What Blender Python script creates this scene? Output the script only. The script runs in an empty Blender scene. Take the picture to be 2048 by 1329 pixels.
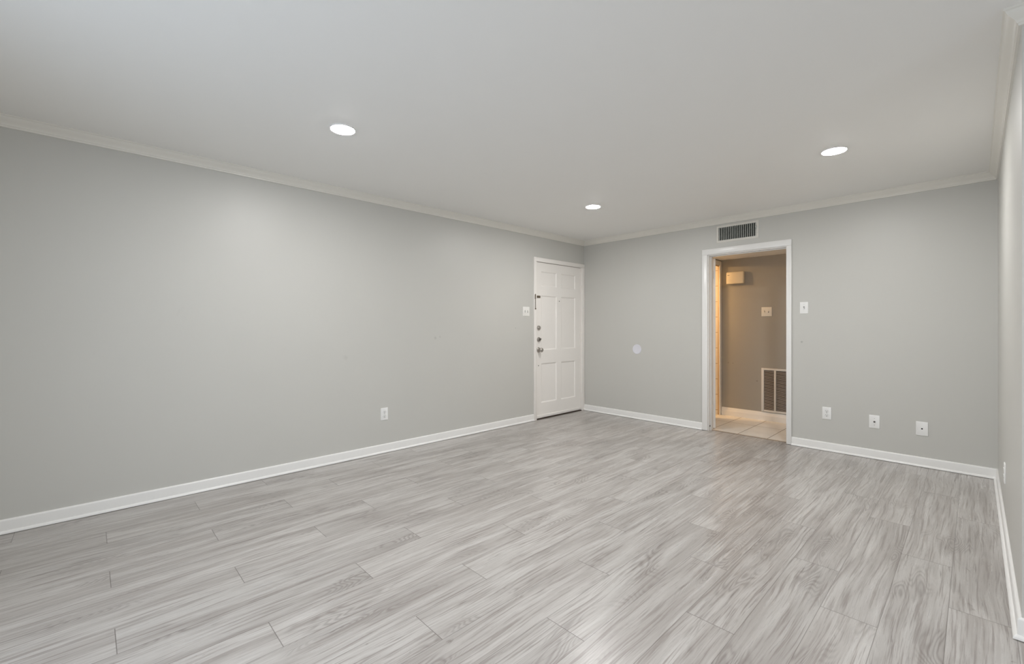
import bpy, bmesh, math, random
from mathutils import Vector, Matrix
PI = math.pi
scene = bpy.context.scene
COL = scene.collection

# ------------------------------------------------------------------ camera
F_PX, YAW, HY = 886.66, 0.80714, 653.32
CAMX, CAMY, CAMZ = 3.922, -5.1987, 1.2112
cam_d = bpy.data.cameras.new('camera')
cam = bpy.data.objects.new('camera', cam_d)
COL.objects.link(cam)
cam.location = (CAMX, CAMY, CAMZ)
cam.rotation_euler = (PI / 2, 0, YAW)
cam_d.sensor_fit = 'HORIZONTAL'
cam_d.sensor_width = 36.0
cam_d.lens = 36.0 * F_PX / 2048
cam_d.shift_y = -(664.5 - HY) / 2048
cam_d.clip_start = 0.02
scene.camera = cam

# ------------------------------------------------------------------ world, exposure, daylight
world = bpy.data.worlds.new('world')
scene.world = world
world.use_nodes = True
wb = world.node_tree.nodes['Background']
wb.inputs[0].default_value = (0.70, 0.82, 1.0, 1)
wb.inputs[1].default_value = 0.45
vs = scene.view_settings
vs.view_transform = 'Standard'
vs.look = 'None'
vs.exposure = 0.78
vs.gamma = 1.0
vs.use_curve_mapping = False
try:
    scene.cycles.use_denoising = True
    scene.cycles.max_bounces = 12
    scene.cycles.diffuse_bounces = 8
    scene.cycles.sample_clamp_indirect = 6.0
except Exception:
    pass
LAMP = 212.0           # emission of the recessed lamps' diffusers
LAMP_COL = (1.0, 0.988, 0.970)
DAY = 14.0            # daylight entering through the window behind the camera
BATH = 95.0


def area(name, loc, rot, sx, sy, power, col):
    d = bpy.data.lights.new(name, 'AREA')
    d.shape = 'RECTANGLE'
    d.size, d.size_y = sx, sy
    d.energy = power
    d.color = col
    o = bpy.data.objects.new(name, d)
    o.location = loc
    o.rotation_euler = rot
    COL.objects.link(o)
    return o


RX = 6.6               # far side of the dining end
YF = -6.0              # front (window) wall
YE = -2.588            # where the right wall ends
W = 4.047              # right wall
H = 2.44
area('window_daylight', (2.65, YF - 0.30, 1.2), (PI / 2, 0, 0), 2.5, 2.1, DAY, (0.90, 0.95, 1.0))
# added uplight outside the sliding window, brightens the ceiling like skylight off ground
area('added_uplight', (2.55, YF - 0.62, 0.15), (PI / 2 + math.radians(58), 0, 0), 1.1, 0.6, 1.8, (0.42, 0.70, 1.0)).data.spread = math.radians(95)
area('dining_added_daylight', (RX + 0.30, -4.3, 1.35), (PI / 2, 0, PI / 2), 1.5, 1.3, 10.0, (0.80, 0.90, 1.0))  # daylight at the unseen dining window, added for the light it supplies


# ------------------------------------------------------------------ node maths
class N:
    """a socket with arithmetic"""
    def __init__(s, nt, sock): s.nt, s.s = nt, sock
    def _m(s, op, *a):
        n = s.nt.nodes.new('ShaderNodeMath'); n.operation = op
        for i, v in enumerate((s,) + a):
            if isinstance(v, N): s.nt.links.new(v.s, n.inputs[i])
            else: n.inputs[i].default_value = v
        return N(s.nt, n.outputs[0])
    def __add__(s, o): return s._m('ADD', o)
    def __sub__(s, o): return s._m('SUBTRACT', o)
    def __mul__(s, o): return s._m('MULTIPLY', o)
    def __truediv__(s, o): return s._m('DIVIDE', o)
    def rsub(s, v): return (s * -1.0) + v
    def floor(s): return s._m('FLOOR')
    def fract(s): return s._m('FRACT')
    def mod(s, v): return s._m('FLOORED_MODULO', v)
    def lt(s, v): return s._m('LESS_THAN', v)
    def gt(s, v): return s._m('GREATER_THAN', v)
    def sin(s): return s._m('SINE')
    def pow(s, v): return s._m('POWER', v)
    def abs(s): return s._m('ABSOLUTE')
    def sqrt(s): return s._m('SQRT')
    def max(s, v): return s._m('MAXIMUM', v)
    def min(s, v): return s._m('MINIMUM', v)
    def clamp(s): return s._m('MAXIMUM', 0.0)._m('MINIMUM', 1.0)
    def step(s, a, b):
        n = s.nt.nodes.new('ShaderNodeMapRange'); n.interpolation_type = 'SMOOTHSTEP'
        s.nt.links.new(s.s, n.inputs['Value'])
        n.inputs['From Min'].default_value = a; n.inputs['From Max'].default_value = b
        return N(s.nt, n.outputs[0])


def comb(nt, x, y, z):
    n = nt.nodes.new('ShaderNodeCombineXYZ')
    for i, v in enumerate((x, y, z)):
        if isinstance(v, N): nt.links.new(v.s, n.inputs[i])
        else: n.inputs[i].default_value = v
    return n.outputs[0]


def noise(nt, vec, scale=1.0, detail=2.0, rough=0.5, dist=0.0):
    n = nt.nodes.new('ShaderNodeTexNoise')
    nt.links.new(vec, n.inputs['Vector'])
    n.inputs['Scale'].default_value = scale
    n.inputs['Detail'].default_value = detail
    n.inputs['Roughness'].default_value = rough
    n.inputs['Distortion'].default_value = dist
    return N(nt, n.outputs[0])


def mixc(nt, f, a, b):
    n = nt.nodes.new('ShaderNodeMix'); n.data_type = 'RGBA'
    if isinstance(f, N): nt.links.new(f.s, n.inputs[0])
    else: n.inputs[0].default_value = f
    for i, v in ((6, a), (7, b)):
        if isinstance(v, tuple): n.inputs[i].default_value = v + (1,)
        else: nt.links.new(v, n.inputs[i])
    return n.outputs[2]


def coords(nt):
    tc = nt.nodes.new('ShaderNodeTexCoord')
    sp = nt.nodes.new('ShaderNodeSeparateXYZ')
    nt.links.new(tc.outputs['Object'], sp.inputs[0])
    return tc.outputs['Object'], N(nt, sp.outputs[0]), N(nt, sp.outputs[1]), N(nt, sp.outputs[2])


def new_mat(name, rough=0.5, spec=0.5, metal=0.0):
    m = bpy.data.materials.new(name)
    m.use_nodes = True
    nt = m.node_tree
    b = nt.nodes['Principled BSDF']
    b.inputs['Roughness'].default_value = rough
    b.inputs['Specular IOR Level'].default_value = spec
    b.inputs['Metallic'].default_value = metal
    return m, nt, b


def bump(nt, b, h, strength, dist=0.001):
    n = nt.nodes.new('ShaderNodeBump')
    n.inputs['Strength'].default_value = strength
    n.inputs['Distance'].default_value = dist
    nt.links.new(h.s, n.inputs['Height'])
    nt.links.new(n.outputs[0], b.inputs['Normal'])


def paint(name, col, rough=0.5, spec=0.4, mottle=0.03, bscale=220, bstr=0.15, smudge=0.0, marks=()):
    """rolled or brushed paint with slight unevenness; marks = scuffs at their own places"""
    m, nt, b = new_mat(name, rough, spec)
    v, x, y, z = coords(nt)
    n1 = noise(nt, v, 3.0, 3, 0.6)
    c = tuple(min(1, k * (1 + mottle)) for k in col)
    d = tuple(k * (1 - mottle) for k in col)
    out = mixc(nt, n1, d, c)
    if smudge:
        s = noise(nt, v, 9.0, 4, 0.65, 0.8).step(0.66, 0.78) * noise(nt, v, 1.3, 1).step(0.45, 0.65)
        out = mixc(nt, s * smudge, out, tuple(k * 0.72 for k in col))
    for (mx, my, mz, r, a) in marks:
        q = ((x - mx) * (x - mx) + (y - my) * (y - my) + (z - mz) * (z - mz)).sqrt()
        q = q + (noise(nt, v, 60.0, 2) - 0.5) * r
        out = mixc(nt, q.step(r, r * 0.35) * a if False else (q * (1.0 / r)).rsub(1.0).clamp() * a, out, tuple(k * 0.25 for k in col))
    nt.links.new(out, b.inputs['Base Color'])
    bump(nt, b, noise(nt, v, bscale, 2, 0.5), bstr, 0.0006)
    return m


def plain(name, col, rough=0.4, spec=0.5, metal=0.0, bscale=300, bstr=0.03):
    m, nt, b = new_mat(name, rough, spec, metal)
    v, x, y, z = coords(nt)
    n1 = noise(nt, v, 30.0, 2, 0.5)
    nt.links.new(mixc(nt, n1, tuple(k * 0.97 for k in col), tuple(min(1, k * 1.03) for k in col)), b.inputs['Base Color'])
    bump(nt, b, noise(nt, v, bscale, 1), bstr, 0.0004)
    return m


def emit(name, col, strength):
    m = bpy.data.materials.new(name); m.use_nodes = True
    nt = m.node_tree; nt.nodes.clear()
    e = nt.nodes.new('ShaderNodeEmission'); o = nt.nodes.new('ShaderNodeOutputMaterial')
    e.inputs[0].default_value = col + (1,); e.inputs[1].default_value = strength
    nt.links.new(e.outputs[0], o.inputs[0])
    return m


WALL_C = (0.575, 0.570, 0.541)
M = {}
M['wall'] = paint('grey_wall_paint', WALL_C, 0.42, 0.45, 0.012, 260, 0.22, smudge=0.10,
                  marks=((0, -2.56, 1.09, 0.022, 0.25), (0, -2.50, 1.10, 0.015, 0.2), (0, -1.385, 1.19, 0.010, 0.35),
                         (0, -3.52, 0.93, 0.03, 0.12), (2.715, 0, 1.055, 0.014, 0.45), (2.50, 0, 0.9, 0.01, 0.0)))
M['hall_wall_dim'] = paint('dimmed_hall_wall_paint', (0.365, 0.35, 0.315), 0.45, 0.45, 0.015, 260, 0.22, smudge=0.10,  # same grey paint made darker, the hall's dim light put into its colour
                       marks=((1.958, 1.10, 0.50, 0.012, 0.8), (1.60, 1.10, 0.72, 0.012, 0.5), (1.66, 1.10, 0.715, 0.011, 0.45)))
M['ceiling'] = paint('white_ceiling_paint', (0.90, 0.895, 0.875), 0.6, 0.3, 0.008, 180, 0.2)
M['trim'] = paint('white_trim_gloss', (0.85, 0.845, 0.83), 0.28, 0.5, 0.01, 60, 0.05)
M['crown'] = paint('cream_crown_gloss', (0.79, 0.77, 0.715), 0.32, 0.5, 0.012, 60, 0.05)
M['jamb_tan'] = paint('tan_jamb_paint', (0.60, 0.46, 0.31), 0.4, 0.4, 0.03, 90, 0.06)  # tan, darker than the other trim, for the inner doorway's jamb
M['door'] = paint('warm_white_door_gloss', (0.88, 0.85, 0.815), 0.33, 0.5, 0.012, 90, 0.06)
M['plate'] = plain('white_plastic', (0.86, 0.86, 0.85), 0.3, 0.5)
M['plate_soft'] = plain('soft_white_plastic', (0.84, 0.83, 0.80), 0.35, 0.5)
M['plate_ivory'] = plain('ivory_plastic', (0.80, 0.77, 0.70), 0.35, 0.5)
M['plate_cool'] = plain('cool_white_plastic', (0.74, 0.74, 0.80), 0.4, 0.4)
M['chime'] = plain('cream_plastic', (0.78, 0.70, 0.55), 0.45, 0.4)
M['grey'] = plain('grey_plastic_slot', (0.09, 0.085, 0.08), 0.5, 0.3)
M['black'] = plain('black_recess', (0.015, 0.015, 0.016), 0.7, 0.2)
M['toggle'] = plain('switch_toggle', (0.62, 0.61, 0.59), 0.4, 0.4)
M['steel'] = plain('satin_nickel', (0.50, 0.47, 0.44), 0.28, 0.5, 1.0)
M['steel_dark'] = plain('dark_nickel', (0.14, 0.13, 0.12), 0.35, 0.5, 1.0)
M['bronze'] = plain('antique_brass', (0.20, 0.165, 0.12), 0.42, 0.5, 0.7)
M['vent'] = paint('white_enamelled_vent', (0.72, 0.70, 0.655), 0.35, 0.5, 0.02, 120, 0.05)
M['vent_blade'] = paint('grey_vent_blade', (0.55, 0.57, 0.545), 0.4, 0.5, 0.04, 120, 0.05)
M['grille'] = paint('white_return_grille', (0.74, 0.725, 0.70), 0.4, 0.5, 0.02, 120, 0.05)
M['grille_slat'] = paint('brownish_grille_slat', (0.50, 0.46, 0.43), 0.5, 0.4, 0.08, 40, 0.05)  # browner and darker than the grille frame
M['filter_dark'] = plain('dark_brown_filter', (0.04, 0.031, 0.027), 0.9, 0.1)  # near-black brown sheet behind the grille louvres
M['duct'] = plain('dark_sheet_metal', (0.02, 0.02, 0.02), 0.7, 0.2)
M['threshold'] = plain('dark_wood_threshold', (0.055, 0.038, 0.027), 0.5, 0.3)
M['strip'] = plain('floor_transition_strip', (0.30, 0.24, 0.185), 0.4, 0.4)
M['lens'] = emit('lamp_diffuser', LAMP_COL, LAMP)
M['bath_lens'] = emit('bath_lamp_diffuser', (1.0, 0.60, 0.26), BATH)
M['hall_lens'] = emit('hall_added_lamp_diffuser', (1.0, 0.62, 0.30), 22.0)


def floor_material():
    m, nt, b = new_mat('grey_oak_laminate', 0.3, 0.5)
    v, x, y, z = coords(nt)
    PW, PL = 0.192, 1.30
    u = x.rsub(4.035) / PW
    k = u.floor(); fu = u.fract()
    ms = k.mod(3.0)
    w = (y + 1.22 + ms * 0.844) / PL
    j = w.floor(); fv = w.fract()
    wn = nt.nodes.new('ShaderNodeTexWhiteNoise'); wn.noise_dimensions = '2D'
    nt.links.new(comb(nt, k, j, 0), wn.inputs['Vector'])
    rnd = N(nt, wn.outputs['Value'])
    wn2 = nt.nodes.new('ShaderNodeTexWhiteNoise'); wn2.noise_dimensions = '2D'
    nt.links.new(comb(nt, j + 7.3, k, 0), wn2.inputs['Vector'])
    rnd2 = N(nt, wn2.outputs['Value'])
    px = fu * PW; py = fv * PL
    seed = rnd * 40.0
    # slow wander of the grain
    wob = (noise(nt, comb(nt, px * 4.0, py * 1.5, seed), 1.0, 1.2, 0.45) - 0.5)
    gx = px + wob * 0.05
    tone = noise(nt, comb(nt, gx * 13.0, py * 1.1, seed + 3.0), 1.0, 3, 0.55)
    # cathedral figure: contour lines of a stretched height field, only in places
    hf = noise(nt, comb(nt, px * 9.0, py * 1.5, seed + 11.0), 1.0, 1.5, 0.4, 0.12)
    rings = ((hf * 215.0).sin() * 0.5 + 0.5).pow(1.6)
    fig_mask = noise(nt, comb(nt, px * 7.0, py * 1.9, seed + 19.0), 1.0, 2).step(0.50, 0.66)
    streak = noise(nt, comb(nt, gx * 95.0, py * 2.4, seed + 5.0), 1.0, 5, 0.66)
    broad = noise(nt, comb(nt, gx * 34.0, py * 1.5, seed + 9.0), 1.0, 3, 0.6).step(0.46, 0.66)
    fine = noise(nt, comb(nt, gx * 420.0, py * 14.0, seed + 7.0), 1.0, 3, 0.6)
    dash = noise(nt, comb(nt, gx * 70.0, py * 2.8, seed + 23.0), 1.0, 4, 0.65, 0.3).step(0.60, 0.76)
    knot = noise(nt, comb(nt, gx * 30.0, py * 9.0, seed + 31.0), 1.0, 3, 0.6, 1.4).step(0.68, 0.80)
    light = (0.525, 0.506, 0.487); mid = (0.325, 0.299, 0.282); dark = (0.090, 0.068, 0.060)
    c = mixc(nt, tone.step(0.36, 0.70) * 0.66, light, mid)
    c = mixc(nt, broad * 0.42, c, mid)
    c = mixc(nt, streak.step(0.49, 0.64) * 0.72, c, (0.245, 0.215, 0.20))
    c = mixc(nt, fig_mask * 0.28, c, mid)
    c = mixc(nt, rings * fig_mask * 0.36, c, dark)
    c = mixc(nt, dash * 0.66, c, dark)
    c = mixc(nt, knot * 0.55, c, dark)
    c = mixc(nt, (fine - 0.38).clamp() * 0.7, c, mid)
    c = mixc(nt, streak.step(0.46, 0.28) * 0.35, c, (0.60, 0.585, 0.57))
    # board to board tone
    hs = nt.nodes.new('ShaderNodeHueSaturation')
    nt.links.new((rnd2 * 0.10 + 0.95).s, hs.inputs['Value'])
    nt.links.new(c, hs.inputs['Color'])
    c = hs.outputs[0]
    # joints
    e1 = fu.min(fu.rsub(1.0)) * PW
    e2 = fv.min(fv.rsub(1.0)) * PL
    seam = (e1 * -1.0 + 0.0014).gt(0.0) * 0.50
    seam2 = (e2 * -1.0 + 0.0015).gt(0.0) * 0.70
    c = mixc(nt, seam.max(seam2), c, (0.10, 0.085, 0.075))
    nt.links.new(c, b.inputs['Base Color'])
    r = (streak * 0.10 + 0.235)
    nt.links.new(r.s, b.inputs['Roughness'])
    bump(nt, b, streak * 0.4 + fine * 0.2 - seam.max(seam2) * 1.2, 0.10, 0.0008)
    return m


def tile_material(name, tx, ty, ox, oy, axes, grout_w, tile_c, grout_c, rough):
    m, nt, b = new_mat(name, rough, 0.5)
    v, x, y, z = coords(nt)
    a = {'x': x, 'y': y, 'z': z}
    A = (a[axes[0]] - ox) / tx; B = (a[axes[1]] - oy) / ty
    fa, fb = A.fract(), B.fract()
    wn = nt.nodes.new('ShaderNodeTexWhiteNoise'); wn.noise_dimensions = '2D'
    nt.links.new(comb(nt, A.floor(), B.floor(), 0), wn.inputs['Vector'])
    e = (fa.min(fa.rsub(1.0)) * tx).min(fb.min(fb.rsub(1.0)) * ty)
    g = (e * -1.0 + grout_w).gt(0.0)
    n1 = noise(nt, v, 5.0, 4, 0.6, 0.6)
    c = mixc(nt, (n1 - 0.3).clamp() * 0.9 + N(nt, wn.outputs['Value']) * 0.15, tile_c, tuple(k * 0.80 for k in tile_c))
    c = mixc(nt, g, c, grout_c)
    nt.links.new(c, b.inputs['Base Color'])
    nt.links.new((g * 0.5 + rough).s, b.inputs['Roughness'])
    bump(nt, b, g * -1.0, 0.3, 0.002)
    return m


M['floor'] = floor_material()
M['tile'] = tile_material('cream_floor_tile', 0.30, 0.60, 1.773, 0.075, 'xy', 0.0032, (0.86, 0.83, 0.78), (0.12, 0.09, 0.065), 0.25)
M['bath_tile'] = tile_material('white_wall_tile', 0.30, 0.213, 0.0, 0.063, 'xz', 0.004, (0.80, 0.76, 0.70), (0.42, 0.33, 0.24), 0.15)


# ------------------------------------------------------------------ mesh helpers
def link(name, me, m=None, parent=None):
    o = bpy.data.objects.new(name, me)
    if m: me.materials.append(m)
    COL.objects.link(o)
    if parent: o.parent = parent
    return o


def add_box(bm, x0, x1, y0, y1, z0, z1, bev=0.0, seg=2):
    vs_ = [bm.verts.new((x, y, z)) for z in (z0, z1) for y in (y0, y1) for x in (x0, x1)]
    fs = [(0, 2, 3, 1), (4, 5, 7, 6), (0, 1, 5, 4), (2, 6, 7, 3), (0, 4, 6, 2), (1, 3, 7, 5)]
    faces = [bm.faces.new([vs_[i] for i in f]) for f in fs]
    if bev:
        es = list({e for f in faces for e in f.edges})
        bmesh.ops.bevel(bm, geom=es, offset=bev, segments=seg, profile=0.5, affect='EDGES')
    return faces


def add_lathe(bm, prof, c=(0, 0, 0), axis='z', n=40, scale=(1, 1)):
    """prof: (radius, height) pairs, spun around an axis"""
    rings = []
    for r, h in prof:
        ring = []
        for i in range(n):
            a = 2 * PI * i / n
            p, q = r * math.cos(a) * scale[0], r * math.sin(a) * scale[1]
            if axis == 'z': co = (p, q, h)
            elif axis == 'x': co = (h, p, q)
            else: co = (p, h, q)
            ring.append(bm.verts.new((c[0] + co[0], c[1] + co[1], c[2] + co[2])))
        rings.append(ring)
    fl = []
    for a, b in zip(rings, rings[1:]):
        for i in range(n):
            fl.append(bm.faces.new((a[i], a[(i + 1) % n], b[(i + 1) % n], b[i])))
    for ring in (rings[0], rings[-1]):
        fl.append(bm.faces.new(ring))
    return fl


def finish(name, bm, m, parent=None, smooth=None):
    bmesh.ops.recalc_face_normals(bm, faces=bm.faces[:])
    me = bpy.data.meshes.new(name)
    bm.to_mesh(me); bm.free()
    if smooth is not None:
        for p in me.polygons: p.use_smooth = True
        try: me.set_sharp_from_angle(angle=math.radians(smooth))
        except Exception: pass
    return link(name, me, m, parent)


def box(name, x0, x1, y0, y1, z0, z1, m, parent=None, bev=0.0, seg=2):
    bm = bmesh.new(); add_box(bm, x0, x1, y0, y1, z0, z1, bev, seg)
    return finish(name, bm, m, parent, 40 if bev else None)


def struct(o):
    o['kind'] = 'structure'
    return o


def wall_grid(name, axis, c0, c1, a0, a1, z0, z1, holes, m):
    """a wall slab (thickness c0..c1 on `axis`) with rectangular openings (a0,a1,z0,z1)"""
    A = sorted({a0, a1, *[h[0] for h in holes], *[h[1] for h in holes]})
    Z = sorted({z0, z1, *[h[2] for h in holes], *[h[3] for h in holes]})
    bm = bmesh.new()
    solid = {}
    for i in range(len(A) - 1):
        for j in range(len(Z) - 1):
            ca, cz = (A[i] + A[i + 1]) / 2, (Z[j] + Z[j + 1]) / 2
            solid[i, j] = not any(h[0] < ca < h[1] and h[2] < cz < h[3] for h in holes)
    def P(a, c, z): return (a, c, z) if axis == 'y' else (c, a, z)
    def q(*ps): bm.faces.new([bm.verts.new(P(*p)) for p in ps])
    for (i, j), s in solid.items():
        if not s: continue
        x0, x1, y0, y1 = A[i], A[i + 1], Z[j], Z[j + 1]
        q((x0, c0, y0), (x1, c0, y0), (x1, c0, y1), (x0, c0, y1))
        q((x0, c1, y0), (x0, c1, y1), (x1, c1, y1), (x1, c1, y0))
        if not solid.get((i - 1, j)): q((x0, c0, y0), (x0, c0, y1), (x0, c1, y1), (x0, c1, y0))
        if not solid.get((i + 1, j)): q((x1, c0, y0), (x1, c1, y0), (x1, c1, y1), (x1, c0, y1))
        if not solid.get((i, j - 1)): q((x0, c0, y0), (x0, c1, y0), (x1, c1, y0), (x1, c0, y0))
        if not solid.get((i, j + 1)): q((x0, c0, y1), (x1, c0, y1), (x1, c1, y1), (x0, c1, y1))
    bmesh.ops.remove_doubles(bm, verts=bm.verts[:], dist=1e-5)
    return struct(finish(name, bm, m))


def sweep(bm, prof, p0, p1, n, m0=0.0, m1=0.0):
    """extrude a profile (out, z) along the wall line p0-p1; n = normal into the room;
    m0/m1 = mitre: +1 the end slides inwards by `out` (inside corner), -1 outwards"""
    p0, p1, n = Vector(p0), Vector(p1), Vector(n)
    d = (p1 - p0).normalized()
    a, b = [], []
    for o_, z in prof:
        q0 = p0 + n * o_ + d * o_ * m0
        q1 = p1 + n * o_ - d * o_ * m1
        a.append(bm.verts.new((q0.x, q0.y, z))); b.append(bm.verts.new((q1.x, q1.y, z)))
    k = len(prof)
    for i in range(k):
        bm.faces.new((a[i], a[(i + 1) % k], b[(i + 1) % k], b[i]))
    bm.faces.new(a); bm.faces.new(b)


def swept(name, prof, p0, p1, n, m, m0=0.0, m1=0.0, parent=None):
    bm = bmesh.new(); sweep(bm, prof, p0, p1, n, m0, m1)
    return finish(name, bm, m, parent, 35)


# ------------------------------------------------------------------ shell
struct(box('floor', -0.12, RX + 0.12, YF - 0.12, 0.058, -0.10, 0.0, M['floor']))
struct(box('floor_hallway', -0.6, 3.8, 0.072, 1.22, -0.10, 0.0, M['tile']))
bm = bmesh.new()
add_box(bm, 1.79, 2.585, 0.052, 0.080, -0.02, 0.004, 0.0015)
struct(finish('trim_threshold', bm, M['strip']))
struct(box('ceiling', -0.12, RX + 0.12, YF - 0.12, 0.12, H, H + 0.12, M['ceiling']))
struct(box('ceiling_hallway', -0.6, 3.8, 0.12, 1.22, 2.12, 2.22, M['ceiling']))

DOOR = (-1.014, -0.066, 0.0, 2.053)
wall_grid('wall_left', 'x', -0.12, 0.0, YF - 0.12, 0.12, 0.0, H, [(-1.030, -0.050, -1, 2.068)], M['wall'])
VX0, VX1, VZ0, VZ1 = 1.900, 2.294, 2.186, 2.333
wall_grid('wall_back', 'y', 0.0, 0.12, 0.0, W + 0.12, 0.0, H,
          [(1.774, 2.600, -1, 2.045), (VX0, VX1, VZ0, VZ1)], M['wall'])
wall_grid('wall_right', 'x', W, W + 0.12, YE, 0.0, 0.0, H, [], M['wall'])
wall_grid('wall_dining_back', 'y', YE, YE + 0.12, W + 0.12, RX + 0.12, 0.0, H, [], M['wall'])
wall_grid('wall_dining_right', 'x', RX, RX + 0.12, YF - 0.12, YE, 0.0, H, [(-5.05, -3.55, 0.7, 2.0)], M['wall'])
wall_grid('wall_front', 'y', YF - 0.12, YF, 0.0, RX, 0.0, H, [(1.45, 3.85, 0.05, 2.1)], M['wall'])
# hallway and the lit room beside it
wall_grid('wall_hallway_back', 'y', 1.10, 1.22, 1.478, 3.8, 0.0, 2.12, [], M['hall_wall_dim'])
wall_grid('wall_hallway_left', 'x', 1.475, 1.50, 0.12, 1.10, 0.0, 2.12, [(0.16, 1.068, -1, 2.048)], M['hall_wall_dim'])
wall_grid('wall_hallway_right', 'x', 3.7, 3.8, 0.12, 1.10, 0.0, 2.12, [], M['hall_wall_dim'])
wall_grid('wall_tiled', 'y', 1.062, 1.22, -0.4, 1.475, 0.0, 2.12, [], M['bath_tile'])
wall_grid('wall_bathroom_left', 'x', -0.6, -0.4, 0.12, 1.22, 0.0, 2.12, [], M['hall_wall_dim'])
wall_grid('wall_bathroom_front', 'y', 0.12, 0.16, -0.4, 1.475, 0.0, 2.12, [], M['hall_wall_dim'])

# sliding window behind the camera and an added, unseen dining window
def window(name, axis, c, a0, a1, z0, z1, mull):
    root = bpy.data.objects.new(name, None); COL.objects.link(root); struct(root)
    def bx(nm, A0, A1, Z0, Z1, t0, t1, m):
        if axis == 'y': return box(nm, A0, A1, c + t0, c + t1, Z0, Z1, m, root)
        return box(nm, c + t0, c + t1, A0, A1, Z0, Z1, m, root)
    bm = bmesh.new()
    def fb(A0, A1, Z0, Z1, t0=-0.03, t1=0.03):
        if axis == 'y': add_box(bm, A0, A1, c + t0, c + t1, Z0, Z1, 0.004)
        else: add_box(bm, c + t0, c + t1, A0, A1, Z0, Z1, 0.004)
    fb(a0, a1, z0, z0 + 0.05); fb(a0, a1, z1 - 0.05, z1)
    fb(a0, a0 + 0.05, z0 + 0.05, z1 - 0.05); fb(a1 - 0.05, a1, z0 + 0.05, z1 - 0.05)
    for q_ in mull: fb(q_ - 0.03, q_ + 0.03, z0 + 0.05, z1 - 0.05)
    finish('window_frame', bm, M['trim'], root, 40)
    ed = [a0 + 0.05] + [e for q_ in mull for e in (q_ - 0.03, q_ + 0.03)] + [a1 - 0.05]
    for i in range(0, len(ed), 2):
        bx('pane', ed[i] + 0.001, ed[i + 1] - 0.001, z0 + 0.051, z1 - 0.051, -0.003, 0.003, M['glass'])


g = bpy.data.materials.new('window_glass'); g.use_nodes = True
nt = g.node_tree; nt.nodes.clear()
tr = nt.nodes.new('ShaderNodeBsdfTransparent'); gl = nt.nodes.new('ShaderNodeBsdfGlossy')
gl.inputs['Roughness'].default_value = 0.02
fr = nt.nodes.new('ShaderNodeLayerWeight'); fr.inputs['Blend'].default_value = 0.5; mx = nt.nodes.new('ShaderNodeMixShader'); mo = nt.nodes.new('ShaderNodeOutputMaterial')
nt.links.new((N(nt, fr.outputs['Facing']).pow(4.0) * 0.5 + 0.04).s, mx.inputs[0]); nt.links.new(tr.outputs[0], mx.inputs[1]); nt.links.new(gl.outputs[0], mx.inputs[2])
nt.links.new(mx.outputs[0], mo.inputs[0])
M['glass'] = g
window('window_1', 'y', YF - 0.06, 1.45, 3.85, 0.05, 2.1, [2.65])
window('window_added', 'x', RX + 0.06, -5.05, -3.55, 0.7, 2.0, [-4.3])  # unseen dining window, added to let daylight in

# ------------------------------------------------------------------ crown moulding (mitred at the corners)
CP = [(0.0, H), (0.050, H), (0.050, H - 0.006), (0.044, H - 0.010), (0.041, H - 0.018), (0.036, H - 0.025),
      (0.028, H - 0.033), (0.020, H - 0.041), (0.015, H - 0.048), (0.014, H - 0.053), (0.010, H - 0.056),
      (0.009, H - 0.0645), (0.0, H - 0.066)]
crown = [
    ('trim_1', (0, YF), (0, 0), (1, 0), 1, 1),
    ('trim_2', (0, 0), (W, 0), (0, -1), 1, 1),
    ('trim_3', (W, 0), (W, YE), (-1, 0), 1, -1),
    ('trim_4', (W, YE), (RX, YE), (0, -1), -1, 1),
    ('trim_5', (RX, YE), (RX, YF), (-1, 0), 1, 1),
    ('trim_6', (RX, YF), (0, YF), (0, 1), 1, 1),
]
for nm, a, b_, n_, m0, m1 in crown:
    struct(swept(nm, CP, a, b_, n_, M['crown'], m0, m1))

# ------------------------------------------------------------------ baseboards with shoe moulding
BP = [(0.0, 0.0028), (0.024, 0.0028), (0.024, 0.007), (0.0225, 0.012), (0.018, 0.017), (0.012, 0.019),
      (0.012, 0.074), (0.011, 0.079), (0.008, 0.0825), (0.004, 0.084), (0.0, 0.084)]
struct(swept('baseboard_left', BP, (0, YF), (0, -1.064), (1, 0), M['trim'], 1, 0))
struct(swept('baseboard_back', BP, (0, 0), (1.7155, 0), (0, -1), M['trim'], 1, 0))
struct(swept('baseboard_back', BP, (2.6275, 0), (W, 0), (0, -1), M['trim'], 0, 1))
# the board on the right wall stands a little off the wall half way along
struct(swept('baseboard_right', BP, (W, 0), (W, YE), (-1, 0), M['trim'], 1, -1))
struct(swept('baseboard_dining_back', BP, (W, YE), (RX, YE), (0, -1), M['trim'], -1, 1))
struct(swept('baseboard_dining_right', BP, (RX, YE), (RX, YF), (-1, 0), M['trim'], 1, 1))
HB = [(0.0, 0.0), (0.018, 0.0), (0.018, 0.060), (0.016, 0.068), (0.0135, 0.072), (0.0125, 0.082), (0.009, 0.092),
      (0.006, 0.100), (0.005, 0.106), (0.0, 0.108)]
struct(swept('baseboard_hallway', HB, (1.515, 1.10), (3.7, 1.10), (0, -1), M['trim'], 0, 0))


# ------------------------------------------------------------------ entry door in the left wall (door_1)
def empty(name, loc=(0, 0, 0)):
    o = bpy.data.objects.new(name, None); o.location = loc; COL.objects.link(o)
    return o


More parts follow.
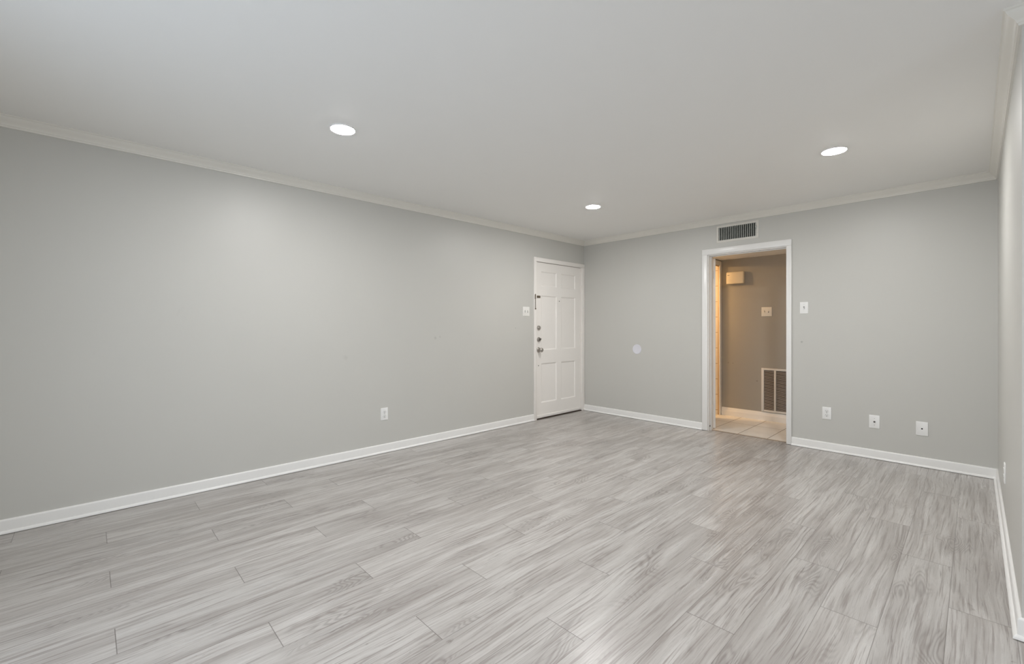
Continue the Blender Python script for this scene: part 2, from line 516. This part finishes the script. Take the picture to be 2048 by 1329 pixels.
d1 = struct(empty('door_1'))
CT = 0.016
bm = bmesh.new()
add_box(bm, 0.0, CT, -1.062, -1.014, 0.0, 2.053, 0.004, 2)
add_box(bm, 0.0, CT, -0.066, -0.001, 0.0, 2.053, 0.004, 2)
add_box(bm, 0.0, CT, -1.062, -0.001, 2.053, 2.106, 0.004, 2)
finish('casing', bm, M['door'], d1, 40)
bm = bmesh.new()
add_box(bm, -0.12, 0.0, -1.030, -1.014, 0.0, 2.068)
add_box(bm, -0.12, 0.0, -0.066, -0.050, 0.0, 2.068)
add_box(bm, -0.12, 0.0, -1.014, -0.066, 2.053, 2.068)
add_box(bm, -0.075, -0.062, -1.014, -1.002, 0.0, 2.053)
add_box(bm, -0.075, -0.062, -0.078, -0.066, 0.0, 2.053)
add_box(bm, -0.075, -0.062, -1.002, -0.078, 2.041, 2.053)
finish('jamb', bm, M['door'], d1)
# slab: face at x = -0.010, six sunk panels with sloped edges
FX, SY0, SY1, SZ0, SZ1 = -0.010, -1.011, -0.069, 0.028, 2.049
panels = [(-0.905, -0.592, 1.735, 1.935), (-0.500, -0.188, 1.735, 1.935),
          (-0.905, -0.592, 0.900, 1.618), (-0.500, -0.188, 0.900, 1.618),
          (-0.905, -0.592, 0.208, 0.727), (-0.500, -0.188, 0.208, 0.727)]
bm = bmesh.new()
A = sorted({SY0, SY1, *[p[0] for p in panels], *[p[1] for p in panels]})
Z = sorted({SZ0, SZ1, *[p[2] for p in panels], *[p[3] for p in panels]})
def quad(bm, pts): return bm.faces.new([bm.verts.new(p) for p in pts])
for i in range(len(A) - 1):
    for j in range(len(Z) - 1):
        ca, cz = (A[i] + A[i + 1]) / 2, (Z[j] + Z[j + 1]) / 2
        if any(p[0] < ca < p[1] and p[2] < cz < p[3] for p in panels): continue
        quad(bm, [(FX, A[i], Z[j]), (FX, A[i + 1], Z[j]), (FX, A[i + 1], Z[j + 1]), (FX, A[i], Z[j + 1])])
for (a0, a1, z0, z1) in panels:
    loops = []
    for ins, dep in ((0, 0), (0.003, -0.001), (0.012, -0.0095), (0.018, -0.011), (0.020, -0.011)):
        loops.append([(FX + dep, a0 + ins, z0 + ins), (FX + dep, a1 - ins, z0 + ins), (FX + dep, a1 - ins, z1 - ins), (FX + dep, a0 + ins, z1 - ins)])
    for l0, l1 in zip(loops, loops[1:]):
        for i in range(4):
            quad(bm, [l0[i], l0[(i + 1) % 4], l1[(i + 1) % 4], l1[i]])
    quad(bm, loops[-1])
for pts in ([(FX, SY0, SZ0), (FX, SY0, SZ1), (-0.055, SY0, SZ1), (-0.055, SY0, SZ0)],
            [(FX, SY1, SZ0), (-0.055, SY1, SZ0), (-0.055, SY1, SZ1), (FX, SY1, SZ1)],
            [(FX, SY0, SZ1), (FX, SY1, SZ1), (-0.055, SY1, SZ1), (-0.055, SY0, SZ1)],
            [(FX, SY0, SZ0), (-0.055, SY0, SZ0), (-0.055, SY1, SZ0), (FX, SY1, SZ0)],
            [(-0.055, SY0, SZ0), (-0.055, SY0, SZ1), (-0.055, SY1, SZ1), (-0.055, SY1, SZ0)]):
    quad(bm, pts)
bmesh.ops.remove_doubles(bm, verts=bm.verts[:], dist=1e-5)
slab = finish('door_panel', bm, M['door'], d1)
bm = bmesh.new()
add_box(bm, -0.050, -0.004, -1.009, -0.071, 0.014, 0.052, 0.003)
finish('door_sweep', bm, M['door'], d1, 40)
box('threshold', -0.12, 0.010, -1.014, -0.066, 0.0, 0.010, M['threshold'], d1)


def hinge(parent, face_x, y, z, m, side='x'):
    bm = bmesh.new()
    for k in range(5):
        add_lathe(bm, [(0.0, z - 0.045 + k * 0.018), (0.0062, z - 0.0445 + k * 0.018), (0.0062, z - 0.0275 + k * 0.018), (0.0, z - 0.027 + k * 0.018)],
                  (face_x, y, 0), 'z', 14)
    add_lathe(bm, [(0.0, z + 0.045), (0.004, z + 0.046), (0.0045, z + 0.050), (0.0, z + 0.053)], (face_x, y, 0), 'z', 14)
    add_box(bm, face_x - 0.006, face_x - 0.003, y - 0.018, y + 0.003, z - 0.044, z + 0.044)
    return finish('hinge', bm, m, parent, 50)


for z in (1.848, 1.069, 0.298):
    hinge(d1, FX + 0.0075, -0.0675, z, M['door'])
# knob, two deadbolts
def knob_obj(y, z):
    root_bm = bmesh.new()
    add_lathe(root_bm, [(0.0, FX), (0.034, FX), (0.034, FX + 0.004), (0.030, FX + 0.010), (0.020, FX + 0.013), (0.0, FX + 0.013)], (0, y, z), 'x', 36)
    o = finish('door_handle', root_bm, M['steel'], d1, 40)
    b2 = bmesh.new()
    add_lathe(b2, [(0.0, FX + 0.012), (0.012, FX + 0.012), (0.011, FX + 0.030), (0.016, FX + 0.036), (0.026, FX + 0.042), (0.0285, FX + 0.052),
                   (0.027, FX + 0.062), (0.021, FX + 0.068), (0.010, FX + 0.070), (0.009, FX + 0.068), (0.0, FX + 0.068)], (0, y, z), 'x', 36)
    k = finish('knob', b2, M['steel'], o, 40)
    return o


knob_obj(-0.955, 0.905)
def deadbolt(y, z, turned):
    b_ = bmesh.new()
    add_lathe(b_, [(0.0, FX), (0.031, FX), (0.031, FX + 0.005), (0.028, FX + 0.014), (0.024, FX + 0.018), (0.0, FX + 0.018)], (0, y, z), 'x', 36)
    o = finish('deadbolt', b_, M['steel'], d1, 40)
    b2 = bmesh.new()
    if turned:
        add_box(b2, FX + 0.016, FX + 0.038, y - 0.018, y + 0.018, z - 0.006, z + 0.006, 0.003)
        for v in b2.verts:
            q = Vector((v.co.y - y, v.co.z - z)); a = math.radians(40)
            v.co.y = y + q.x * math.cos(a) - q.y * math.sin(a); v.co.z = z + q.x * math.sin(a) + q.y * math.cos(a)
        finish('thumb_turn', b2, M['steel_dark'], o, 40)
    else:
        add_lathe(b2, [(0.0, FX + 0.017), (0.015, FX + 0.017), (0.014, FX + 0.024), (0.0, FX + 0.025)], (0, y, z), 'x', 24)
        finish('lock_cylinder', b2, M['steel'], o, 40)
deadbolt(-0.955, 1.192, False)
deadbolt(-0.955, 1.040, True)
# swing-bar guard: plate on the door, bar on the casing
b_ = bmesh.new()
add_box(b_, FX, FX + 0.006, -1.000, -0.925, 1.583, 1.612, 0.0015)
add_box(b_, FX + 0.006, FX + 0.011, -0.985, -0.940, 1.590, 1.605, 0.002)
o = finish('door_guard', b_, M['bronze'], d1, 40)
b_ = bmesh.new()
add_box(b_, CT, CT + 0.003, -1.055, -1.040, 1.565, 1.620, 0.001)
add_lathe(b_, [(0.0, 1.566), (0.006, 1.568), (0.006, 1.627), (0.0, 1.629)], (CT + 0.006, -1.047, 0), 'z', 16)
add_box(b_, CT + 0.003, CT + 0.009, -1.0505, -1.0435, 1.440, 1.575, 0.002)
add_lathe(b_, [(0.0, CT), (0.0085, CT + 0.002), (0.008, CT + 0.012), (0.0, CT + 0.014)], (0, -1.046, 1.438), 'x', 20)
finish('guard_bar', b_, M['bronze'], o, 40)
b_ = bmesh.new()
add_lathe(b_, [(0.0, FX), (0.0065, FX), (0.0065, FX + 0.003), (0.004, FX + 0.004), (0.0035, FX + 0.002), (0.0, FX + 0.002)], (0, -0.541, 1.555), 'x', 20)
finish('peephole', b_, M['steel_dark'], d1, 40)
b_ = bmesh.new()
add_lathe(b_, [(0.0, FX), (0.007, FX), (0.0065, FX + 0.002), (0.0, FX + 0.003)], (0, -0.957, 0.700), 'x', 20)
finish('screw_cap', b_, M['steel_dark'], d1, 40)

# ------------------------------------------------------------------ doorway in the back wall (door_2) with its opened leaf
d2 = struct(empty('door_2'))
OX0, OX1, OZ = 1.790, 2.585, 2.030
bm = bmesh.new()
add_box(bm, 1.716, 1.780, -CT, 0.0, 0.004, 2.040, 0.004, 2)
add_box(bm, 2.580, 2.627, -CT, 0.0, 0.004, 2.040, 0.004, 2)
add_box(bm, 1.716, 2.627, -CT, 0.0, 2.040, 2.105, 0.004, 2)
finish('casing', bm, M['trim'], d2, 40)
bm = bmesh.new()
add_box(bm, 1.774, OX0, 0.0, 0.12, 0.0, 2.045, 0.002)
add_box(bm, OX1, 2.600, 0.0, 0.12, 0.0, 2.045, 0.002)
add_box(bm, OX0, OX1, 0.0, 0.12, OZ, 2.045, 0.002)
add_box(bm, OX0, OX0 + 0.011, 0.040, 0.075, 0.0, OZ, 0.002)
add_box(bm, OX1 - 0.011, OX1, 0.040, 0.075, 0.0, OZ, 0.002)
add_box(bm, OX0 + 0.011, OX1 - 0.011, 0.040, 0.075, OZ - 0.011, OZ, 0.002)
finish('jamb', bm, M['trim'], d2, 40)
bm = bmesh.new()
add_box(bm, 0, 0.74, -0.035, 0.0, 0.012, 2.012, 0.002)
rot = Matrix.Translation((1.776, 0.130, 0)) @ Matrix.Rotation(math.atan2(0.917, -0.40), 4, 'Z')
bm.transform(rot)
leaf = finish('door_panel', bm, M['trim'], d2, 40)
for z in (1.82, 0.24):
    bm = bmesh.new()
    add_lathe(bm, [(0.0, z - 0.046), (0.0065, z - 0.045), (0.0065, z + 0.045), (0.0, z + 0.046)], (1.788, 0.127, 0), 'z', 16)
    add_box(bm, OX0, OX0 + 0.003, 0.086, 0.124, z - 0.044, z + 0.044)
    finish('hinge', bm, M['trim'], d2, 40)
bm = bmesh.new()
# small doorstop bumper at the foot of the jamb
add_lathe(bm, [(0.0, OX0), (0.008, OX0), (0.008, OX0 + 0.006), (0.0, OX0 + 0.009)], (0, 0.022, 0.055), 'x', 16)
finish('bumper', bm, M['grey'], d2, 40)

# inner doorway between hallway and tiled room: its far casing is what one sees
d3 = struct(empty('door_3'))
bm = bmesh.new()
add_box(bm, 1.500, 1.512, 1.040, 1.0995, 0.0, 2.045, 0.003)
add_box(bm, 1.500, 1.512, 0.130, 1.0995, 2.045, 2.105, 0.003)
finish('casing', bm, M['trim'], d3, 40)
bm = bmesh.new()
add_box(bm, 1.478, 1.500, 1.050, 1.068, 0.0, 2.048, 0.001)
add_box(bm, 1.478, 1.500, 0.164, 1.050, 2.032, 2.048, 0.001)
finish('jamb', bm, M['jamb_tan'], d3, 40)


# ------------------------------------------------------------------ recessed lamps
def copy_tree(o, parent=None):
    c = o.copy(); COL.objects.link(c); c.parent = parent
    for ch in list(o.children): copy_tree(ch, c)
    return c


def make_lamp():
    r = empty('recessed_light')
    bm = bmesh.new()
    add_lathe(bm, [(0.0, 0.0), (0.0755, 0.0), (0.0755, -0.003), (0.0740, -0.0080), (0.0720, -0.0083), (0.0712, -0.0078), (0.0712, -0.004), (0.0, -0.004)], (0, 0, 0), 'z', 64)
    finish('trim_ring', bm, M['plate'], r, 40)
    bm = bmesh.new()
    add_lathe(bm, [(0.0, -0.0045), (0.0710, -0.0045), (0.0710, -0.0079), (0.064, -0.0094), (0.048, -0.0104), (0.025, -0.0109), (0.002, -0.0110)], (0, 0, 0), 'z', 64)
    finish('diffuser', bm, M['lens'], r, 40)
    return r


lamp0 = make_lamp()
spots = [((1.205, -4.053), 'round flush ceiling light nearest the camera, above the bare long left wall'),
         ((1.221, -1.465), 'smallest round ceiling light, farthest away near the entry door corner'),
         ((3.242, -1.438), 'round ceiling light on the right, in front of the hallway doorway and air vent'),
         ((3.242, -4.053), 'round ceiling light overhead beside the camera, outside the picture'),
         ((5.3, -4.3), 'round ceiling light over the dining end, outside the picture')]
for i, ((x, y), lab) in enumerate(spots):
    o = lamp0 if i == 0 else copy_tree(lamp0)
    o.location = (x, y, H)
    o['label'] = lab; o['category'] = 'ceiling light'; o['group'] = 'round recessed ceiling lights'

# warm lamps beyond the doorway; the hallway one is added to light the hall
def small_lamp(name, x, y, z, r_, m, lab):
    r = empty(name, (x, y, z))
    bm = bmesh.new(); add_lathe(bm, [(0.0, 0.0), (r_ + .015, 0.0), (r_ + .015, -0.012), (0.0, -0.012)], (0, 0, 0), 'z', 40)
    finish('lamp_base', bm, M['plate'], r, 40)
    bm = bmesh.new()
    add_lathe(bm, [(0.0, -0.012), (r_, -0.012), (r_ * .96, -0.03), (r_ * .75, -0.05), (r_ * .4, -0.062), (0.004, -0.066)], (0, 0, 0), 'z', 40)
    finish('lamp_shade', bm, m, r, 40)
    r['label'] = lab; r['category'] = 'ceiling light'
    return r


small_lamp('bathroom_light', 0.75, 0.58, 2.12, 0.12, M['bath_lens'], 'warm glass ceiling light in the tiled room left of the hallway, out of view')
small_lamp('hallway_added_light', 3.15, 0.62, 2.12, 0.11, M['hall_lens'], 'added warm ceiling light at the right end of the hallway, out of view')

# ------------------------------------------------------------------ supply vent over the doorway
vt = empty('air_vent', (2.097, 0, 2.2595))
vt['label'] = 'white wall air register with dark vertical louvres above the hallway doorway'
vt['category'] = 'vent'
VW, VH = 0.221, 0.0975
IW, IH = (VX1 - VX0) / 2, (VZ1 - VZ0) / 2
bm = bmesh.new()
loops = []
for w_, h_, d in ((VW, VH, 0.0), (VW, VH, -0.003), (VW - 0.006, VH - 0.006, -0.007), (IW + 0.004, IH + 0.004, -0.010), (IW - 0.001, IH - 0.001, -0.009), (IW - 0.001, IH - 0.001, 0.02)):
    loops.append([bm.verts.new((sx * w_, d, sz * h_)) for sx, sz in ((-1, -1), (1, -1), (1, 1), (-1, 1))])
for l0, l1 in zip(loops, loops[1:]):
    for i in range(4): bm.faces.new((l0[i], l0[(i + 1) % 4], l1[(i + 1) % 4], l1[i]))
finish('frame', bm, M['vent'], vt)
bm = bmesh.new()
nb = 20
for i in range(nb):
    cx_ = -IW + 0.0105 + i * (2 * IW - 0.021) / (nb - 1)
    fs = []
    n0 = len(bm.verts)
    add_box(bm, cx_ - 0.0022, cx_ + 0.0022, -0.004, 0.014, -IH + 0.001, IH - 0.001)
finish('louvre', bm, M['vent_blade'], vt)
bm = bmesh.new()
for i in range(6):
    cz_ = -IH + 0.012 + i * (2 * IH - 0.024) / 5
    add_box(bm, -IW + 0.002, IW - 0.002, 0.024, 0.040, cz_ - 0.0008, cz_ + 0.0008)
finish('rear_blade', bm, M['duct'], vt)
bm = bmesh.new()
D = 0.115
for pts in ([(-1, -1), (1, -1)], [(1, -1), (1, 1)], [(1, 1), (-1, 1)], [(-1, 1), (-1, -1)]):
    (a, b2), (c, d) = pts
    quad(bm, [(a * (IW - .0005), 0.02, b2 * (IH - .0005)), (c * (IW - .0005), 0.02, d * (IH - .0005)), (c * (IW - .0005), D, d * (IH - .0005)), (a * (IW - .0005), D, b2 * (IH - .0005))])
quad(bm, [(-IW + .0005, D, -IH + .0005), (IW - .0005, D, -IH + .0005), (IW - .0005, D, IH - .0005), (-IW + .0005, D, IH - .0005)])
finish('duct', bm, M['duct'], vt)
bm = bmesh.new()
add_box(bm, IW - 0.006, IW + 0.012, -0.020, -0.012, 0.018, 0.024, 0.001)
add_box(bm, IW + 0.002, IW + 0.007, -0.014, -0.008, -0.004, 0.040, 0.001)
finish('damper_lever', bm, M['vent_blade'], vt, 40)
for s in (-1, 1):
    bm = bmesh.new()
    add_lathe(bm, [(0.0, -0.0085), (0.0035, -0.0085), (0.003, -0.0105), (0.0, -0.011)], (s * (IW + 0.013), 0, -0.04), 'y', 14)
    finish('screw', bm, M['vent_blade'], vt, 40)


# ------------------------------------------------------------------ wall plates (local frame: width x, outwards -y, height z)
def plate_root(name, loc, rz, label, cat, group=None):
    r = empty(name, loc); r.rotation_euler = (0, 0, rz)
    r['label'] = label; r['category'] = cat
    if group: r['group'] = group
    return r


def plate_body(r, w_, h_, m, t=0.0058):
    bm = bmesh.new()
    loops = []
    for ww, hh, d in ((w_ / 2, h_ / 2, 0.0), (w_ / 2, h_ / 2, -0.0022), (w_ / 2 - 0.0015, h_ / 2 - 0.0015, -t + 0.001), (w_ / 2 - 0.004, h_ / 2 - 0.004, -t)):
        ring = []
        rad = 0.004
        for cx_, cz_, a0 in ((1, 1, 0), (-1, 1, PI / 2), (-1, -1, PI), (1, -1, 1.5 * PI)):
            for k in range(4):
                a = a0 + k * PI / 6
                ring.append(bm.verts.new((cx_ * (ww - rad) + rad * math.cos(a), d, cz_ * (hh - rad) + rad * math.sin(a))))
        loops.append(ring)
    n = len(loops[0])
    for l0, l1 in zip(loops, loops[1:]):
        for i in range(n): bm.faces.new((l0[i], l0[(i + 1) % n], l1[(i + 1) % n], l1[i]))
    bm.faces.new(loops[0]); bm.faces.new(loops[-1])
    return finish('plate', bm, m, r, 30)


def screw(r, x, z, m, t=-0.0056):
    bm = bmesh.new()
    add_lathe(bm, [(0.0, t), (0.0032, t), (0.0028, t - 0.0012), (0.0, t - 0.0014)], (x, 0, z), 'y', 16)
    o = finish('screw', bm, m, r, 40)
    bm = bmesh.new(); add_box(bm, x - 0.0026, x + 0.0026, t - 0.0017, t - 0.0012, z - 0.0005, z + 0.0005)
    finish('slot', bm, M['grey'], o)
    return o


def outlet(r):
    plate_body(r, 0.074, 0.118, M['plate'])
    screw(r, 0, 0, M['toggle'])
    for s in (1, -1):
        z = s * 0.0195
        bm = bmesh.new()
        # shadow gap ring then the receptacle face
        add_lathe(bm, [(0.0, -0.0056), (0.0172, -0.0056), (0.0172, -0.0061), (0.0, -0.0061)], (0, 0, z), 'y', 36, (1, 0.86))
        rc = finish('receptacle', bm, M['toggle'], r, 40)
        bm = bmesh.new()
        add_lathe(bm, [(0.0, -0.0060), (0.0158, -0.0060), (0.0150, -0.0078), (0.0, -0.0078)], (0, 0, z), 'y', 36, (1, 0.84))
        finish('receptacle_face', bm, M['plate'], rc, 40)
        bm = bmesh.new()
        add_box(bm, -0.0078, -0.0052, -0.0083, -0.0076, z - 0.001, z + 0.0085)
        add_box(bm, 0.0052, 0.0078, -0.0083, -0.0076, z - 0.000, z + 0.0080)
        add_lathe(bm, [(0.0, -0.0076), (0.0034, -0.0076), (0.0034, -0.0083), (0.0, -0.0083)], (0, 0, z - 0.0072), 'y', 16)
        finish('slot', bm, M['grey'], rc)


def toggle(r, x, up=True, m=None):
    bm = bmesh.new(); add_box(bm, x - 0.0055, x + 0.0055, -0.0062, -0.0050, -0.012, 0.012)
    o = finish('toggle_slot', bm, M['grey'], r)
    bm = bmesh.new()
    add_box(bm, x - 0.0042, x + 0.0042, -0.0185, -0.0055, -0.0045, 0.0045, 0.0012)
    s = 1 if up else -1
    for v in bm.verts: v.co.z += s * (-v.co.y - 0.0055) * 0.6
    finish('toggle', bm, m or M['plate'], o, 40)
    for z in (0.030, -0.030): screw(r, x, z, m or M['plate'])


R90 = PI / 2   # plates on the left wall: outwards = +x
r = plate_root('light_switch', (0, -1.198, 1.400), R90, 'off-white double toggle switch plate on the left wall beside the entry door', 'light switch')
plate_body(r, 0.118, 0.118, M['plate_soft'])
toggle(r, -0.023, False, M['plate_soft']); toggle(r, 0.023, True, M['plate_soft'])
r = plate_root('electrical_outlet', (0, -3.141, 0.370), R90, 'white duplex outlet low on the long left wall', 'outlet')
outlet(r)
r = plate_root('light_switch', (2.7345, 0, 1.398), 0, 'white single toggle switch plate right of the hallway doorway', 'light switch')
plate_body(r, 0.072, 0.118, M['plate'])
toggle(r, 0, False)
r = plate_root('electrical_outlet', (2.9245, 0, 0.366), 0, 'white duplex outlet on the back wall, first plate right of the doorway', 'outlet')
outlet(r)
r = plate_root('cable_plate', (3.286, 0, 0.339), 0, 'white cable wall plate with a metal connector between outlet and blank-looking plate', 'wall plate')
plate_body(r, 0.077, 0.120, M['plate'])
bm = bmesh.new()
add_lathe(bm, [(0.0, -0.0056), (0.0085, -0.0056), (0.0085, -0.0085), (0.0048, -0.0085), (0.0048, -0.016), (0.0, -0.016)], (0, 0, 0), 'y', 6)
finish('connector', bm, M['steel_dark'], r)
screw(r, 0, 0.030, M['toggle']); screw(r, 0, -0.030, M['toggle'])
r = plate_root('phone_plate', (3.606, 0, 0.328), 0, 'white wall plate with one tiny black socket, nearest the right wall', 'wall plate')
plate_body(r, 0.078, 0.120, M['plate'])
bm = bmesh.new()
add_lathe(bm, [(0.0, -0.0054), (0.0058, -0.0054), (0.0058, -0.0066), (0.0, -0.0066)], (0, 0, 0), 'y', 20)
finish('socket', bm, M['black'], r)
r = plate_root('electrical_outlet', (W, -1.24, 0.335), -PI / 2, 'white outlet plate seen edge-on on the right wall above the baseboard', 'outlet')
outlet(r)
r = plate_root('light_switch', (2.0715, 1.10, 1.400), 0, 'beige double toggle switch plate on the hallway wall beyond the doorway', 'light switch')
plate_body(r, 0.120, 0.118, M['plate_ivory'])
toggle(r, -0.023, False, M['plate_ivory']); toggle(r, 0.023, True, M['plate_ivory'])

# round bumper plate on the back wall
r = empty('wall_bumper', (0.860, 0, 0.912))
r['label'] = 'small plain white round disc stuck on the back wall left of the doorway'; r['category'] = 'wall bumper'
bm = bmesh.new()
add_lathe(bm, [(0.0, 0.0), (0.063, 0.0), (0.063, -0.002), (0.060, -0.0045), (0.052, -0.005), (0.049, -0.0038), (0.0, -0.0036)], (0, 0, 0), 'y', 56)
finish('disc', bm, M['plate_cool'], r, 30)

# ------------------------------------------------------------------ door chime box and return grille on the hallway wall
r = empty('door_chime', (1.700, 1.10, 1.862))
r['label'] = 'cream rectangular chime box high on the hallway wall'; r['category'] = 'door chime'
bm = bmesh.new()
add_box(bm, -0.110, 0.110, -0.052, -0.004, -0.080, 0.080, 0.012, 3)
finish('cover', bm, M['chime'], r, 40)
bm = bmesh.new(); add_box(bm, -0.100, 0.100, -0.006, 0.0, -0.070, 0.070)
finish('back_plate', bm, M['plate_ivory'], r)
bm = bmesh.new()
for i in range(3): add_box(bm, -0.092 + i * 0.009, -0.0855 + i * 0.009, -0.0525, -0.0518, 0.034, 0.041)
finish('logo', bm, M['grey'], r)

r = empty('return_air_grille', (2.170, 1.10, 0.394))
r['label'] = 'white two-column return air grille low on the hallway wall'; r['category'] = 'vent'
GW, GH = 0.158, 0.280
bm = bmesh.new()
add_box(bm, -GW, -GW + 0.030, -0.012, 0.0, -GH, GH, 0.002)
add_box(bm, GW - 0.030, GW, -0.012, 0.0, -GH, GH, 0.002)
add_box(bm, -GW + 0.030, GW - 0.030, -0.012, 0.0, -GH, -GH + 0.026, 0.002)
add_box(bm, -GW + 0.030, GW - 0.030, -0.012, 0.0, GH - 0.026, GH, 0.002)
add_box(bm, -0.011, 0.011, -0.012, -0.001, -GH + 0.026, GH - 0.026, 0.002)
finish('frame', bm, M['grille'], r, 40)
bm = bmesh.new(); add_box(bm, -GW + 0.02, GW - 0.02, -0.0012, -0.0004, -GH + 0.02, GH - 0.02)
finish('filter', bm, M['filter_dark'], r)
for s in (-1, 1):
    bm = bmesh.new()
    x0, x1 = (-GW + 0.030, -0.011) if s < 0 else (0.011, GW - 0.030)
    n = 31
    for i in range(n):
        z = -GH + 0.030 + (i + 0.5) * (2 * GH - 0.060) / n
        a = [bm.verts.new(p) for p in ((x0, -0.0095, z - 0.0030), (x1, -0.0095, z - 0.0030), (x1, -0.0035, z + 0.0022), (x0, -0.0035, z + 0.0022))]
        b2 = [bm.verts.new((v.co.x, v.co.y + 0.0004, v.co.z + 0.0011)) for v in a]
        for q_ in ((a[0], a[1], a[2], a[3]), (b2[3], b2[2], b2[1], b2[0]), (a[0], b2[0], b2[1], a[1]), (a[2], b2[2], b2[3], a[3]), (a[1], b2[1], b2[2], a[2]), (a[3], b2[3], b2[0], a[0])):
            bm.faces.new(q_)
    finish('louvre', bm, M['grille_slat'], r)
